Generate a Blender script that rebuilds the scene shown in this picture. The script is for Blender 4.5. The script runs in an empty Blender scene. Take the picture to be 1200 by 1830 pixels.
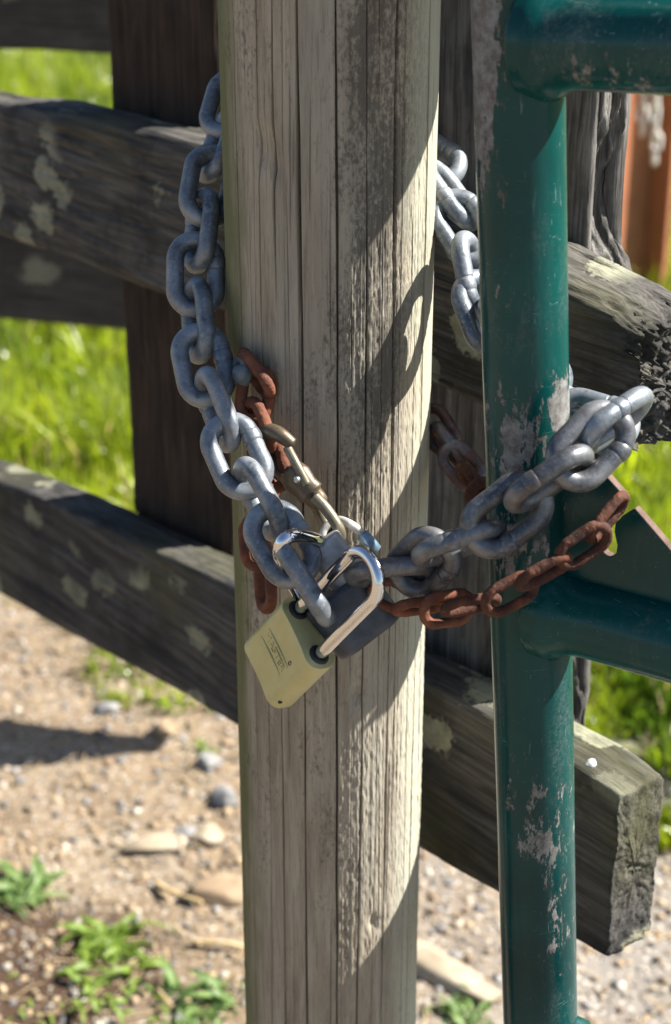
import bpy, bmesh, math, random
import numpy as np
from mathutils import Vector, Matrix
random.seed(7); rng = np.random.default_rng(11)
scene = bpy.context.scene
COL = scene.collection
R = math.radians

# ------------------------------------------------------------ camera, sky, sun
CAMZ = 1.45
PITCH = R(24.9)
FPX = 3074.0                      # focal length in pixels of the 1200 x 1830 photograph
cam = bpy.data.cameras.new('camera'); cam_o = bpy.data.objects.new('camera', cam); COL.objects.link(cam_o)
cam_o.location = (0, 0, CAMZ); cam_o.rotation_euler = (R(90) - PITCH, 0, 0)
cam.sensor_fit = 'VERTICAL'; cam.sensor_height = 36.0; cam.lens = FPX / 1830 * 36.0
cam.clip_start = 0.02; cam.clip_end = 600
cam.dof.use_dof = True; cam.dof.focus_distance = 0.985; cam.dof.aperture_fstop = 8.0
scene.camera = cam_o
SUN_EL, SUN_AZ = R(45), R(8)      # azimuth measured from +X (right) towards +Y (away)
sdir = Vector((math.cos(SUN_EL) * math.cos(SUN_AZ), math.cos(SUN_EL) * math.sin(SUN_AZ), math.sin(SUN_EL)))
world = bpy.data.worlds.new('World'); scene.world = world; world.use_nodes = True
wn = world.node_tree; bg = wn.nodes['Background']
sky = wn.nodes.new('ShaderNodeTexSky'); sky.sky_type = 'NISHITA'; sky.sun_disc = False
sky.sun_elevation = SUN_EL; sky.sun_rotation = R(90) - SUN_AZ; sky.air_density = 1.0; sky.dust_density = 1.0
wn.links.new(sky.outputs[0], bg.inputs[0]); bg.inputs[1].default_value = 0.05
sun = bpy.data.lights.new('sun', 'SUN'); sun.energy = 5.0; sun.angle = R(0.53); sun.color = (1, .95, .86)
sun_o = bpy.data.objects.new('sun', sun); COL.objects.link(sun_o); sun_o.location = sdir * 20
sun_o.rotation_euler = (-sdir).to_track_quat('-Z', 'Y').to_euler()
scene.view_settings.view_transform = 'Standard'; scene.view_settings.look = 'None'
scene.view_settings.gamma = 1.0; scene.view_settings.use_curve_mapping = False
scene.view_settings.exposure = 1.8

# ------------------------------------------------------------ geometry of the view
CT, ST = math.cos(PITCH), math.sin(PITCH)
CR, CU, CF = Vector((1, 0, 0)), Vector((0, ST, CT)), Vector((0, CT, -ST))
CAM = Vector((0, 0, CAMZ))
def ray(px, py):
    return CR * ((px - 600) / FPX) - CU * ((py - 915) / FPX) + CF
def PD(px, py, d): return CAM + ray(px, py) * d              # at depth d along the lens axis
def PY(px, py, Y):
    r = ray(px, py); return CAM + r * (Y / r.y)              # at forward ground distance Y
def PG(px, py, z=0.0):
    r = ray(px, py); return CAM + r * ((z - CAMZ) / r.z)     # on the level z
def camvec(x, y, z): return CR * x + CU * y - CF * z         # x right, y up, z towards the lens

# ------------------------------------------------------------ noise
def _hash(i, j, k, seed):
    n = (i * 374761393 + j * 668265263 + k * 2147483647 + seed * 144665) & 0xffffffff
    n = ((n ^ (n >> 13)) * 1274126177) & 0xffffffff
    n = ((n ^ (n >> 16)) * 2246822519) & 0xffffffff
    return ((n ^ (n >> 15)) & 0xffff) / 32767.5 - 1.0
def vnoise(x, y, z, seed=0):
    x, y, z = np.broadcast_arrays(np.asarray(x, float), np.asarray(y, float), np.asarray(z, float))
    xi, yi, zi = np.floor(x).astype(np.int64), np.floor(y).astype(np.int64), np.floor(z).astype(np.int64)
    fx, fy, fz = x - xi, y - yi, z - zi
    fx, fy, fz = fx*fx*(3-2*fx), fy*fy*(3-2*fy), fz*fz*(3-2*fz)
    r = 0
    for a in (0, 1):
        for b in (0, 1):
            for c in (0, 1):
                w = (fx if a else 1-fx) * (fy if b else 1-fy) * (fz if c else 1-fz)
                r = r + w * _hash(xi+a, yi+b, zi+c, seed)
    return r
def fbm(x, y, z, seed=0, oct=3):
    r = 0; a = 1.0; s = 0
    for o in range(oct):
        r = r + a * vnoise(x*2**o, y*2**o, z*2**o, seed + o*17); s += a; a *= .5
    return r / s
def sstep(a, b, x):
    t = np.clip((x - a) / (b - a), 0, 1); return t*t*(3-2*t)

# ------------------------------------------------------------ mesh helpers
def mesh_from(name, V, F, smooth=True):
    me = bpy.data.meshes.new(name)
    V = np.asarray(V, float)
    if isinstance(F, np.ndarray):
        n, k = F.shape
        me.vertices.add(len(V)); me.vertices.foreach_set('co', V.ravel())
        me.loops.add(n*k); me.loops.foreach_set('vertex_index', F.ravel().astype(np.int32))
        me.polygons.add(n); me.polygons.foreach_set('loop_start', np.arange(0, n*k, k, dtype=np.int32))
        me.update(calc_edges=True)
    else:
        me.from_pydata([tuple(v) for v in V], [], F)
    me.validate()
    if smooth: me.polygons.foreach_set('use_smooth', [True]*len(me.polygons))
    return me
WORLD = {}
def empty(name, loc):
    o = bpy.data.objects.new(name, None); COL.objects.link(o); o.location = loc; o.empty_display_size = .02
    WORLD[o.name] = Matrix.Translation(Vector(loc)); return o
def obj(name, me, mat=None, parent=None, M=None):
    o = bpy.data.objects.new(name, me); COL.objects.link(o)
    if mat is not None and len(me.materials) == 0: me.materials.append(mat)
    if M is not None: o.matrix_basis = M
    if parent is not None:
        o.parent = parent; o.matrix_parent_inverse = WORLD[parent.name].inverted()
    WORLD[o.name] = M.copy() if M is not None else Matrix.Identity(4)
    return o
def tag(o, label, cat, group=None):
    o['label'] = label; o['category'] = cat
    if group: o['group'] = group
    return o
def struct(o): o['kind'] = 'structure'; return o

def catmull(P, n, closed=False):
    P = [Vector(p) for p in P]; out = []
    m = len(P); segs = m if closed else m - 1
    for i in range(segs):
        if closed: a, b, c, d = P[(i-1) % m], P[i], P[(i+1) % m], P[(i+2) % m]
        else: a, b, c, d = P[max(i-1, 0)], P[i], P[i+1], P[min(i+2, m-1)]
        for k in range(n):
            t = k / n
            out.append(.5*((2*b) + (c-a)*t + (2*a-5*b+4*c-d)*t*t + (3*b-a-3*c+d)*t**3))
    if not closed: out.append(P[-1])
    return out
def tube(path, rad, nr=16, closed=False, caps=True, flat=None):
    """tube mesh data along a list of Vectors; rad is a number or a list"""
    n = len(path); V = []; F = []
    rads = rad if hasattr(rad, '__len__') else [rad]*n
    T = []
    for i in range(n):
        a = path[(i-1) % n] if (closed or i > 0) else path[i]
        b = path[(i+1) % n] if (closed or i < n-1) else path[i]
        T.append((b - a).normalized())
    up = Vector((0, 0, 1)) if abs(T[0].z) < .9 else Vector((1, 0, 0))
    nrm = (up - T[0]*up.dot(T[0])).normalized(); frames = []
    for i in range(n):
        if i: nrm = (nrm - T[i]*nrm.dot(T[i])).normalized()
        frames.append((nrm.copy(), T[i].cross(nrm)))
    for i in range(n):
        u, v = frames[i]
        for k in range(nr):
            a = 2*math.pi*k/nr
            V.append(path[i] + (u*math.cos(a) + v*math.sin(a)*(flat or 1)) * rads[i])
    for i in range(n if closed else n-1):
        j = (i+1) % n
        off = 0
        if closed and j == 0:   # match the frame twist
            best = 1e9
            for o_ in range(nr):
                dd = (V[i*nr] - V[o_]).length
                if dd < best: best = dd; off = o_
        for k in range(nr):
            F.append((i*nr+k, i*nr+(k+1) % nr, j*nr+(k+1+off) % nr, j*nr+(k+off) % nr))
    if not closed and caps:
        for i, s in ((0, -1), (n-1, 1)):
            c = len(V); V.append(path[i] + T[i]*rads[i]*.35*s)
            for k in range(nr):
                a, b = i*nr+k, i*nr+(k+1) % nr
                F.append((a, b, c) if s > 0 else (b, a, c))
    return V, F
def merge(*parts):
    V = []; F = []
    for v, f in parts:
        o = len(V); V += list(v); F += [tuple(i+o for i in q) for q in f]
    return V, F

# ------------------------------------------------------------ materials
class NT:
    def __init__(s, name):
        s.m = bpy.data.materials.new(name); s.m.use_nodes = True; s.t = s.m.node_tree
        s.b = s.t.nodes['Principled BSDF']; s.out = s.t.nodes['Material Output']
        s.tc = s.t.nodes.new('ShaderNodeTexCoord'); s.co = s.tc.outputs['Object']
    def put(s, inp, v):
        if isinstance(v, (int, float)): inp.default_value = v
        elif isinstance(v, tuple):
            inp.default_value = v if len(v) == 4 or inp.type == 'VECTOR' else v + (1,)
        else: s.t.links.new(v, inp)
    def node(s, t): return s.t.nodes.new(t)
    def map(s, scale=(1, 1, 1), loc=(0, 0, 0), co=None):
        n = s.node('ShaderNodeMapping'); n.inputs['Scale'].default_value = scale; n.inputs['Location'].default_value = loc
        s.t.links.new(co or s.co, n.inputs[0]); return n.outputs[0]
    def noise(s, co, scale=5, detail=4, rough=.55, w=None, dist=0):
        n = s.node('ShaderNodeTexNoise'); n.inputs['Scale'].default_value = scale; n.inputs['Detail'].default_value = detail
        n.inputs['Roughness'].default_value = rough; n.inputs['Distortion'].default_value = dist
        if w is not None: n.noise_dimensions = '4D'; s.put(n.inputs['W'], w)
        s.t.links.new(co, n.inputs['Vector']); return n.outputs['Fac']
    def vor(s, co, scale=5, feat='F1', rand=1, out='Distance'):
        n = s.node('ShaderNodeTexVoronoi'); n.feature = feat; n.inputs['Scale'].default_value = scale
        n.inputs['Randomness'].default_value = rand; s.t.links.new(co, n.inputs['Vector']); return n.outputs[out]
    def ramp(s, fac, stops):
        n = s.node('ShaderNodeValToRGB'); e = n.color_ramp.elements
        while len(e) < len(stops): e.new(.5)
        for q, (p, c) in zip(e, stops):
            q.position = p; q.color = (c, c, c, 1) if isinstance(c, (int, float)) else c + (1,)
        s.t.links.new(fac, n.inputs[0]); return n.outputs[0]
    def mix(s, fac, a, b, mode='MIX'):
        n = s.node('ShaderNodeMix'); n.data_type = 'RGBA'; n.blend_type = mode
        s.put(n.inputs['Factor'], fac); s.put(n.inputs['A'], a); s.put(n.inputs['B'], b)
        n.inputs['A'], n.inputs['B']
        return n.outputs['Result']
    def mixc(s, fac, a, b, mode='MIX'):
        n = s.node('ShaderNodeMix'); n.data_type = 'RGBA'; n.blend_type = mode
        s.put(n.inputs[0], fac); s.put(n.inputs[6], a); s.put(n.inputs[7], b); return n.outputs[2]
    def math(s, op, a, b=0.0, clamp=False):
        n = s.node('ShaderNodeMath'); n.operation = op; n.use_clamp = clamp
        s.put(n.inputs[0], a); s.put(n.inputs[1], b); return n.outputs[0]
    def sep(s, co=None):
        n = s.node('ShaderNodeSeparateXYZ'); s.t.links.new(co or s.co, n.inputs[0]); return n.outputs
    def bump(s, h, strength=.4, dist=.001):
        n = s.node('ShaderNodeBump'); n.inputs['Strength'].default_value = strength; n.inputs['Distance'].default_value = dist
        s.t.links.new(h, n.inputs['Height'])
        if s.b.inputs['Normal'].is_linked: s.t.links.new(s.b.inputs['Normal'].links[0].from_socket, n.inputs['Normal'])
        s.t.links.new(n.outputs[0], s.b.inputs['Normal'])
    def blob(s, c, rad, co=None):
        """soft 0..1 mask round point c with radii rad, in object coordinates"""
        m = s.map(tuple(1/r for r in rad), tuple(-ci/r for ci, r in zip(c, rad)), co)
        n = s.node('ShaderNodeVectorMath'); n.operation = 'LENGTH'; s.t.links.new(m, n.inputs[0])
        return s.math('SUBTRACT', 1.0, n.outputs['Value'], True)
    def set(s, **k):
        nm = dict(col='Base Color', rough='Roughness', metal='Metallic', spec='Specular IOR Level', coat='Coat Weight', coatr='Coat Roughness', sub='Subsurface Weight')
        for a, v in k.items(): s.put(s.b.inputs[nm[a]], v)
        return s

def wood(name, light, mid, dark, axis='X', blotch=.5, lichen=0.0, lichen_col=(.42, .42, .30), algae=None, grainbump=.5, rndobj=False, lichen_scale=9):
    n = NT(name)
    st = {'X': (1, 14, 14), 'Z': (14, 14, 1)}[axis]
    fs = {'X': (4, 160, 160), 'Z': (160, 160, 4)}[axis]
    ms = {'X': (2.2, 45, 45), 'Z': (45, 45, 2.2)}[axis]
    g1 = n.noise(n.map(st), 3, 5, .6, dist=.4); g2 = n.noise(n.map(fs), 4, 4, .6); g3 = n.noise(n.map(ms), 4, 4, .65, dist=.3)
    bl = n.noise(n.map((1.5, 1.5, 1.5)), 9, 6, .65)
    c = n.ramp(g1, [(.3, mid), (.55, light), (.75, mid)])
    c = n.mixc(n.ramp(g3, [(.35, .75), (.6, 0.0)]), c, dark)
    c = n.mixc(n.math('MULTIPLY', n.ramp(g2, [(.38, 1.0), (.55, 0.0)]), .5), c, dark)
    c = n.mixc(n.math('MULTIPLY', n.ramp(bl, [(.48, 0.0), (.68, 1.0)]), blotch), c, dark)
    if algae:
        am = n.ramp(n.noise(n.map((1, 1, 1)), 6, 5, .6), [(.5, 0.0), (.68, 1.0)])
        c = n.mixc(n.math('MULTIPLY', am, algae), c, (.085, .085, .02))
    if lichen:
        wob = n.noise(n.map((1, 1, 1)), 30, 3, .6)
        d = n.math('ADD', n.vor(n.map((.8, 1, 1.1)), lichen_scale, rand=1), n.math('MULTIPLY', n.math('SUBTRACT', n.math('ADD', n.math('MULTIPLY', wob, .5), n.math('MULTIPLY', n.noise(n.map((1, 1, 1)), 140, 4, .7), .5)), .5), .75))
        big = n.ramp(n.noise(n.map((1, 1, 1)), 7, 3), [(.40, 0.0), (.50, 1.0)])
        lm = n.math('MULTIPLY', n.ramp(d, [(lichen, 1.0), (lichen + .05, 0.0)]), big)
        sp = n.ramp(n.noise(n.map((1, 1, 1)), 90, 4, .7), [(.3, .55), (.6, 1.0)])
        c = n.mixc(n.math('MULTIPLY', lm, sp), c, n.mixc(wob, tuple(q*.55 for q in lichen_col), tuple(q*1.25 for q in lichen_col)))
        n.bump(n.math('MULTIPLY', lm, sp), .5, .002)
    n.set(col=c, rough=.88, spec=.25)
    n.bump(g2, grainbump, .0012); n.bump(g3, grainbump, .003)
    return n.m

def mat_chain(name, light, dark, stain=None, stain_amt=0.0, metal=.35, rough=.5):
    n = NT(name); oi = n.node('ShaderNodeObjectInfo'); w = n.math('MULTIPLY', oi.outputs['Random'], 37.0)
    a = n.noise(n.co, 42, 6, .62, w); b = n.noise(n.co, 900, 3, .7, w); d = n.noise(n.co, 160, 4, .6, n.math('ADD', w, 9.0))
    c = n.mixc(n.ramp(a, [(.36, 0.0), (.62, 1.0)]), dark, light)
    b2 = n.noise(n.co, 520, 4, .75, n.math('ADD', w, 2.0))
    c = n.mixc(n.math('MULTIPLY', n.ramp(b2, [(.52, 0.0), (.62, 1.0)]), .42), c, tuple(min(1, x*1.45) for x in light))
    c = n.mixc(n.math('MULTIPLY', n.ramp(b, [(.34, 1.0), (.44, 0.0)]), .4), c, tuple(x*.6 for x in dark))
    c = n.mixc(n.math('MULTIPLY', n.ramp(d, [(.3, 1.0), (.42, 0.0)]), .7), c, tuple(x*.55 for x in dark))
    ex = n.math('ABSOLUTE', n.sep()[0])
    worn = n.math('MULTIPLY', n.ramp(n.math('ADD', n.math('MULTIPLY', ex, 30.0), n.math('MULTIPLY', d, .35)), [(.70, 0.0), (.86, 1.0)]), .5)
    c = n.mixc(worn, c, tuple(min(1, x*1.5) for x in light))
    if stain:
        sm = n.ramp(n.noise(n.co, 55, 4, .6, n.math('ADD', w, 4.0)), [(.58 - stain_amt*.2, 0.0), (.72 - stain_amt*.2, 1.0)])
        c = n.mixc(n.math('MULTIPLY', sm, .8), c, stain)
    n.set(col=c, rough=n.ramp(a, [(.3, rough - .1), (.7, rough + .15)]), metal=metal, spec=.5)
    n.bump(b, .15, .0004); n.bump(a, .18, .0012)
    return n.m
def mat_rust(name, tones=((.12, .042, .024), (.21, .078, .034), (.055, .024, .017))):
    n = NT(name); oi = n.node('ShaderNodeObjectInfo'); w = n.math('MULTIPLY', oi.outputs['Random'], 41.0)
    a = n.noise(n.co, 90, 5, .65, w); b = n.noise(n.co, 420, 4, .7, w)
    c = n.ramp(a, [(.3, tones[2]), (.5, tones[0]), (.72, tones[1])])
    c = n.mixc(n.math('MULTIPLY', n.ramp(b, [(.55, 0.0), (.7, 1.0)]), .5), c, (.17, .085, .055))
    n.set(col=c, rough=.82, metal=0.0, spec=.3); n.bump(a, .7, .0022); n.bump(b, .7, .0010)
    return n.m
def mat_plain(name, col, rough=.5, metal=0.0, var=.25, scale=60, bump=.15, coat=0.0):
    n = NT(name); a = n.noise(n.co, scale, 5, .6); b = n.noise(n.co, scale*9, 3, .6)
    c = n.mixc(n.ramp(a, [(.3, 0.0), (.7, 1.0)]), tuple(x*(1-var) for x in col), tuple(min(1, x*(1+var)) for x in col))
    n.set(col=c, rough=n.ramp(b, [(.3, max(.02, rough-.06)), (.7, rough+.08)]), metal=metal, coat=coat)
    if bump: n.bump(b, bump, .0004)
    return n.m
def mat_paint():
    n = NT('green_paint')
    a = n.noise(n.co, 9, 5, .6); fine = n.noise(n.map((1, 1, .4)), 170, 5, .75)
    c = n.ramp(a, [(.3, (.0007, .020, .0215)), (.7, (.0022, .053, .050))])
    # chalky bloom and rubbing
    cl = n.noise(n.map((1, 1, .3)), 22, 6, .72); sp = n.noise(n.co, 420, 4, .8)
    ch = n.math('MULTIPLY', n.ramp(cl, [(.50, 0.0), (.72, 1.0)]), n.ramp(sp, [(.40, 0.0), (.62, .55)]))
    c = n.mixc(ch, c, (.12, .135, .135))
    # bare patches, strongest where the chain rubs
    big = n.noise(n.map((1, 1, .33)), 62, 7, .70, dist=.5)
    chip = n.math('ADD', n.math('MULTIPLY', big, .52), n.math('MULTIPLY', fine, .48))
    reg = None
    for (c0, rad, amt) in CHIPS:
        bmask = n.math('MULTIPLY', n.blob(c0, rad), amt)
        reg = bmask if reg is None else n.math('MAXIMUM', reg, bmask)
    chip = n.math('ADD', chip, n.math('MULTIPLY', reg, .215))
    halo = n.ramp(chip, [(.600, 0.0), (.655, .75)])
    c = n.mixc(n.math('MULTIPLY', halo, n.ramp(sp, [(.42, 0.0), (.6, 1.0)])), c, (.060, .058, .052))
    cm = n.ramp(chip, [(.650, 0.0), (.660, 1.0)])
    bare = n.ramp(n.noise(n.co, 150, 6, .75), [(.3, (.060, .045, .038)), (.48, (.13, .125, .12)), (.62, (.20, .205, .20)), (.75, (.10, .062, .045))])
    c = n.mixc(cm, c, bare)
    # scratches two ways
    s1 = n.ramp(n.noise(n.map((1, 1, .06)), 700, 2, .5, dist=.3), [(.70, 0.0), (.73, 1.0)])
    s2 = n.ramp(n.noise(n.map((.6, .6, 5)), 150, 2, .5, dist=1.6), [(.70, 0.0), (.725, 1.0)])
    gatem = n.ramp(n.noise(n.co, 18, 3, .6), [(.42, 0.0), (.62, .6)])
    c = n.mixc(n.math('MULTIPLY', n.math('MAXIMUM', s1, s2), gatem), c, (.14, .20, .20))
    sc = n.ramp(n.vor(n.co, 260), [(.035, .9), (.05, 0.0)])           # flecks
    c = n.mixc(n.math('MULTIPLY', sc, n.ramp(cl, [(.42, 0.0), (.5, 1.0)])), c, (.30, .33, .33))
    n.set(col=c, rough=n.mixc(cm, n.mixc(ch, (.17,)*3, (.5,)*3), (.62,)*3), spec=.22)
    n.bump(cm, -.9, .0006); n.bump(big, .12, .002); n.bump(fine, .06, .0005)
    return n.m

# ------------------------------------------------------------ layout planes
POST_Y, POST_X, POST_R = 1.0, PY(590, 915, 1.0).x, 0.0625
ST_TOP, ST_BOT = PY(925, 0, .875), PY(966, 1830, .845)        # axis of the gate's upright pipe
PIPE_R = 0.0231
ST_DIR = (ST_TOP - ST_BOT).normalized()
def stile_at(py):                                             # point of the upright's axis seen at image row py
    best = None
    for k in range(2001):
        t = -.4 + 1.8*k/2000; p = ST_BOT.lerp(ST_TOP, t); q = p - CAM
        y = 915 - FPX * q.dot(CU) / q.dot(CF)
        if best is None or abs(y - py) < best[0]: best = (abs(y - py), p)
    return best[1]
g_h = Vector((.77, -.64, 0)).normalized()
G_N = ST_DIR.cross(g_h).normalized()                          # gate-plane normal
if G_N.y < 0: G_N = -G_N
G_DIR = G_N.cross(ST_DIR).normalized()
if G_DIR.x < 0: G_DIR = -G_DIR
def on_gate(px, py, off=0.0):
    r = ray(px, py); o = ST_BOT + G_N*off
    return CAM + r * ((o - CAM).dot(G_N) / r.dot(G_N))
# old timber gate plane
TG_O = Vector((0, 1.16, CAMZ)); TG_E = Vector((1, -1.25, 0)).normalized(); TG_N = Vector((1.25, 1, 0)).normalized()
def on_tg(px, py, off=0.0):
    r = ray(px, py); o = TG_O + TG_N*off
    p = CAM + r * ((o - CAM).dot(TG_N) / r.dot(TG_N)); q = p - TG_O
    return q.dot(TG_E), q.z                                   # (distance along the gate, height)

CHIPS = [(tuple(stile_at(760) + Vector((-.012, -.02, 0))), (.028, .03, .060), 1.2), (tuple(stile_at(60) + Vector((-.02, -.01, 0))), (.021, .03, .11), 1.75),
         (tuple(stile_at(1440) + Vector((.0, -.02, 0))), (.034, .03, .060), 1.0), (tuple(stile_at(950) + Vector((-.01, -.02, 0))), (.03, .03, .05), .9),
         (tuple(stile_at(75) + G_DIR*.06 + Vector((0, -.01, -.01))), (.06, .04, .022), .9), (tuple(stile_at(720) + Vector((.02, -.01, 0))), (.022, .025, .035), 1.2),
         (tuple(stile_at(520) + Vector((-.012, -.02, 0))), (.012, .03, .16), .6), (tuple(stile_at(1610) + Vector((.014, -.02, 0))), (.02, .02, .06), .8)]

# ------------------------------------------------------------ ground
def fence_line(x): return 2.35 - .585*x                       # where gravel gives way to grass
def build_ground():
    def axis(pts):
        out = []
        for (a, b, n) in pts: out += list(np.linspace(a, b, n, endpoint=False))
        return np.array(out + [pts[-1][1]])
    xs = axis([(-300, -20, 8), (-20, -2, 18), (-2, 2, 200), (2, 20, 18), (20, 300, 8)])
    ys = axis([(-60, 0, 8), (0, 1.2, 10), (1.2, 3.6, 160), (3.6, 14, 40), (14, 300, 14)])
    X, Y = np.meshgrid(xs, ys)
    near = sstep(20, 3, np.hypot(X, Y))
    Z = near*(.018*fbm(X*2, Y*2, 0, 3) + .008*fbm(X*11, Y*11, 1, 5, 4) + .004*fbm(X*40, Y*40, 2, 8, 2))
    V = np.stack([X, Y, Z], -1).reshape(-1, 3); nx, ny = len(xs), len(ys)
    i = np.arange(nx*ny).reshape(ny, nx)
    F = np.stack([i[:-1, :-1], i[:-1, 1:], i[1:, 1:], i[1:, :-1]], -1).reshape(-1, 4)
    n = NT('gravel_ground')
    a = n.noise(n.co, 5, 6, .65); b = n.noise(n.co, 60, 6, .7); v = n.vor(n.co, 120, out='Color'); vd = n.vor(n.co, 120)
    c = n.ramp(a, [(.3, (.135, .096, .060)), (.5, (.215, .160, .105)), (.7, (.245, .20, .145))])
    c = n.mixc(n.ramp(b, [(.35, .8), (.55, 0.0)]), c, (.085, .065, .048))
    gr = n.ramp(n.math('ADD', n.math('MULTIPLY', n.math('SUBTRACT', n.sep()[0], .05), 1.6), n.math('SUBTRACT', n.noise(n.co, 4, 4, .6), .3)), [(.1, 0.0), (.6, .75)])
    c = n.mixc(gr, c, (.175, .165, .155))
    peb = n.ramp(n.sep(v)[0], [(0, (.13, .135, .15)), (.4, (.30, .25, .19)), (.8, (.46, .43, .38))])
    c = n.mixc(n.math('MULTIPLY', n.ramp(vd, [(.25, 1.0), (.5, 0.0)]), n.ramp(n.sep(v)[1], [(.45, 0.0), (.55, .8)])), c, peb)
    xyz = n.sep()
    soil = n.blob((-.40, 1.74, 0), (.30, .22, .5))
    soilm = n.ramp(n.math('ADD', soil, n.math('MULTIPLY', n.math('SUBTRACT', b, .5), .8)), [(.25, 0.0), (.5, 1.0)])
    c = n.mixc(soilm, c, (.055, .034, .022))
    side = n.math('ADD', n.math('SUBTRACT', xyz[1], 2.40), n.math('MULTIPLY', xyz[0], .585))
    side = n.math('ADD', side, n.math('MULTIPLY', n.math('SUBTRACT', a, .5), .5))
    c = n.mixc(n.ramp(side, [(.0, 0.0), (.25, 1.0)]), c, (.06, .075, .018))
    n.set(col=c, rough=.95, spec=.15); n.bump(vd, -.6, .006); n.bump(b, .7, .006)
    struct(obj('ground', mesh_from('ground', V, F), n.m))
def gz(x, y):
    near = sstep(20, 3, np.hypot(x, y))
    return near*(.018*fbm(x*2, y*2, 0, 3) + .008*fbm(x*11, y*11, 1, 5, 4))
build_ground()

# ------------------------------------------------------------ round post
def build_post():
    a_front = np.linspace(R(-198), R(18), 900)                 # facing the lens at -90 deg
    a_back = np.linspace(R(18), R(162), 60)[1:-1]
    A = np.concatenate([a_front, a_back])
    zs = np.concatenate([np.linspace(-.35, .50, 24)[:-1], np.linspace(.50, 1.42, 520), np.linspace(1.42, 1.78, 14)[1:]])
    AA, ZZ = np.meshgrid(A, zs)
    cx, cy = np.cos(AA), np.sin(AA)
    arc = AA * POST_R
    Rr = POST_R * (1 + .010*fbm(cx*1.5, cy*1.5, ZZ*2.2, 21, 2))
    # grain ridges, running with the trunk
    Rr = Rr + .00035*fbm(arc*900, ZZ*6, 0, 31, 3) + .0002*fbm(arc*260, ZZ*4, 4, 32, 3)
    rough = sstep(-.02, .22, fbm(cx*3 + 2, cy*3, ZZ*2.4, 35, 3) + .5*np.exp(-((AA - R(-68))/.35)**2) - .1)
    Rr = Rr + rough*.00045*fbm(arc*620, ZZ*240, 9, 33, 2)
    # drying checks
    cr = [(-171, .8, 1), (-158, .5, .5), (-149, 1.0, .97), (-137, .6, .5), (-131, .9, .8), (-119.5, 1.2, 1.0), (-115, .4, .4), (-105.5, 2.0, 1.3), (-96, .5, .45),
          (-86, 1.6, 1.25), (-78, .7, .7), (-70, 1.1, .97), (-61, .5, .5), (-52, 1.7, 1.25), (-47, .4, .4), (-36, .8, .8), (-27, 1.1, 1.0), (-14, .8, .7), (-6, 1.0, 1.0), (6, .8, .8)]
    rr = np.random.default_rng(5)
    for k, (deg, w, dp) in enumerate(cr):
        cen = R(deg) + .050*fbm(zs*1.6, k*7.3, 0, 50+k, 3) + .07*fbm(zs*1.1, 3.3, deg*.012, 47, 2) + .008*fbm(zs*16, k*3.1, 0, 80+k, 2)
        gate = sstep(-.42, -.1, fbm(zs*2.3, k*5.1, 3, 120+k, 2)*1.4 + (.9 if dp > 1.1 else (.15 if dp > .9 else -.25)))
        width = (.00029*w*(1 + .7*fbm(zs*9, k, 2, 140+k, 2)))[:, None] + 1e-5
        d = (AA - cen[:, None]) * POST_R
        Rr = Rr - (.0052*dp*gate)[:, None] * np.exp(-np.abs(d/width)**2.6)
    for k in range(70):
        dg, zc, hl = rr.uniform(-190, 12), rr.uniform(.55, 1.40), rr.uniform(.02, .11)
        rows = np.where(np.abs(zs - zc) < hl)[0]
        if len(rows) < 3: continue
        z_ = zs[rows]; cen = R(dg) + .05*fbm(z_*3, k*2.7, 1, 300+k, 2) + .07*fbm(z_*1.1, 3.3, dg*.012, 47, 2)
        fade = np.clip(1 - ((z_ - zc)/hl)**2, 0, 1)
        cols = np.where(np.abs(A - R(dg)) < .25)[0]
        if len(cols) < 3: continue
        d = (AA[np.ix_(rows, cols)] - cen[:, None])*POST_R
        Rr[np.ix_(rows, cols)] -= (.0022*rr.uniform(.5, 1)*fade)[:, None]*np.exp(-np.abs(d/(.00016 + .00012*rr.random()))**2.5)
    # knots: small pits with a swirl
    for (deg, zk, s) in [(-121, PY(505, 262, .95).z, .004), (-118, PY(512, 300, .95).z, .003), (-128, PY(462, 250, .95).z, .0035), (-127, PY(460, 285, .95).z, .003), (-75, PY(700, 1230, .95).z, .003), (-62, PY(690, 1640, .95).z, .003)]:
        d2 = ((AA - R(deg))*POST_R/s)**2 + ((ZZ - zk)/(s*2.2))**2
        Rr = Rr - .003*np.exp(-d2)
    X = POST_X + Rr*cx; Y = POST_Y + Rr*cy
    m, k = AA.shape
    V = np.stack([X, Y, ZZ], -1).reshape(-1, 3)
    i = np.arange(m*k).reshape(m, k); j = np.roll(i, -1, 1)
    F = np.stack([i[:-1], j[:-1], j[1:], i[1:]], -1).reshape(-1, 4)
    me_f = [tuple(q) for q in []]
    # top cap
    V = np.vstack([V, [[POST_X, POST_Y, zs[-1] + .004]]]); c = len(V) - 1
    capF = np.stack([i[-1], j[-1], np.full(k, c), np.full(k, c)], -1)
    n = NT('post_wood')
    g = n.noise(n.map((1, 1, .09)), 110, 6, .68, dist=.35); f = n.noise(n.map((1, 1, .05)), 700, 5, .7, dist=.25); bl = n.noise(n.map((1, 1, .35)), 26, 6, .7)
    sp = n.noise(n.map((1, 1, .55)), 420, 5, .75)
    col = n.ramp(g, [(.28, (.195, .160, .118)), (.5, (.295, .252, .192)), (.72, (.375, .335, .265))])
    tint = n.noise(n.map((1, 1, .2)), 14, 3, .5)
    col = n.mixc(n.math('MULTIPLY', n.ramp(tint, [(.45, 0.0), (.65, 1.0)]), .5), col, (.27, .272, .245))
    col = n.mixc(n.math('MULTIPLY', n.ramp(f, [(.36, 1.0), (.48, 0.0)]), .45), col, (.115, .095, .072))
    # sooty mould blotches, most of them high on the face
    up = n.blob((POST_X + .028, POST_Y - .05, 1.20), (.036, .08, .30))
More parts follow.
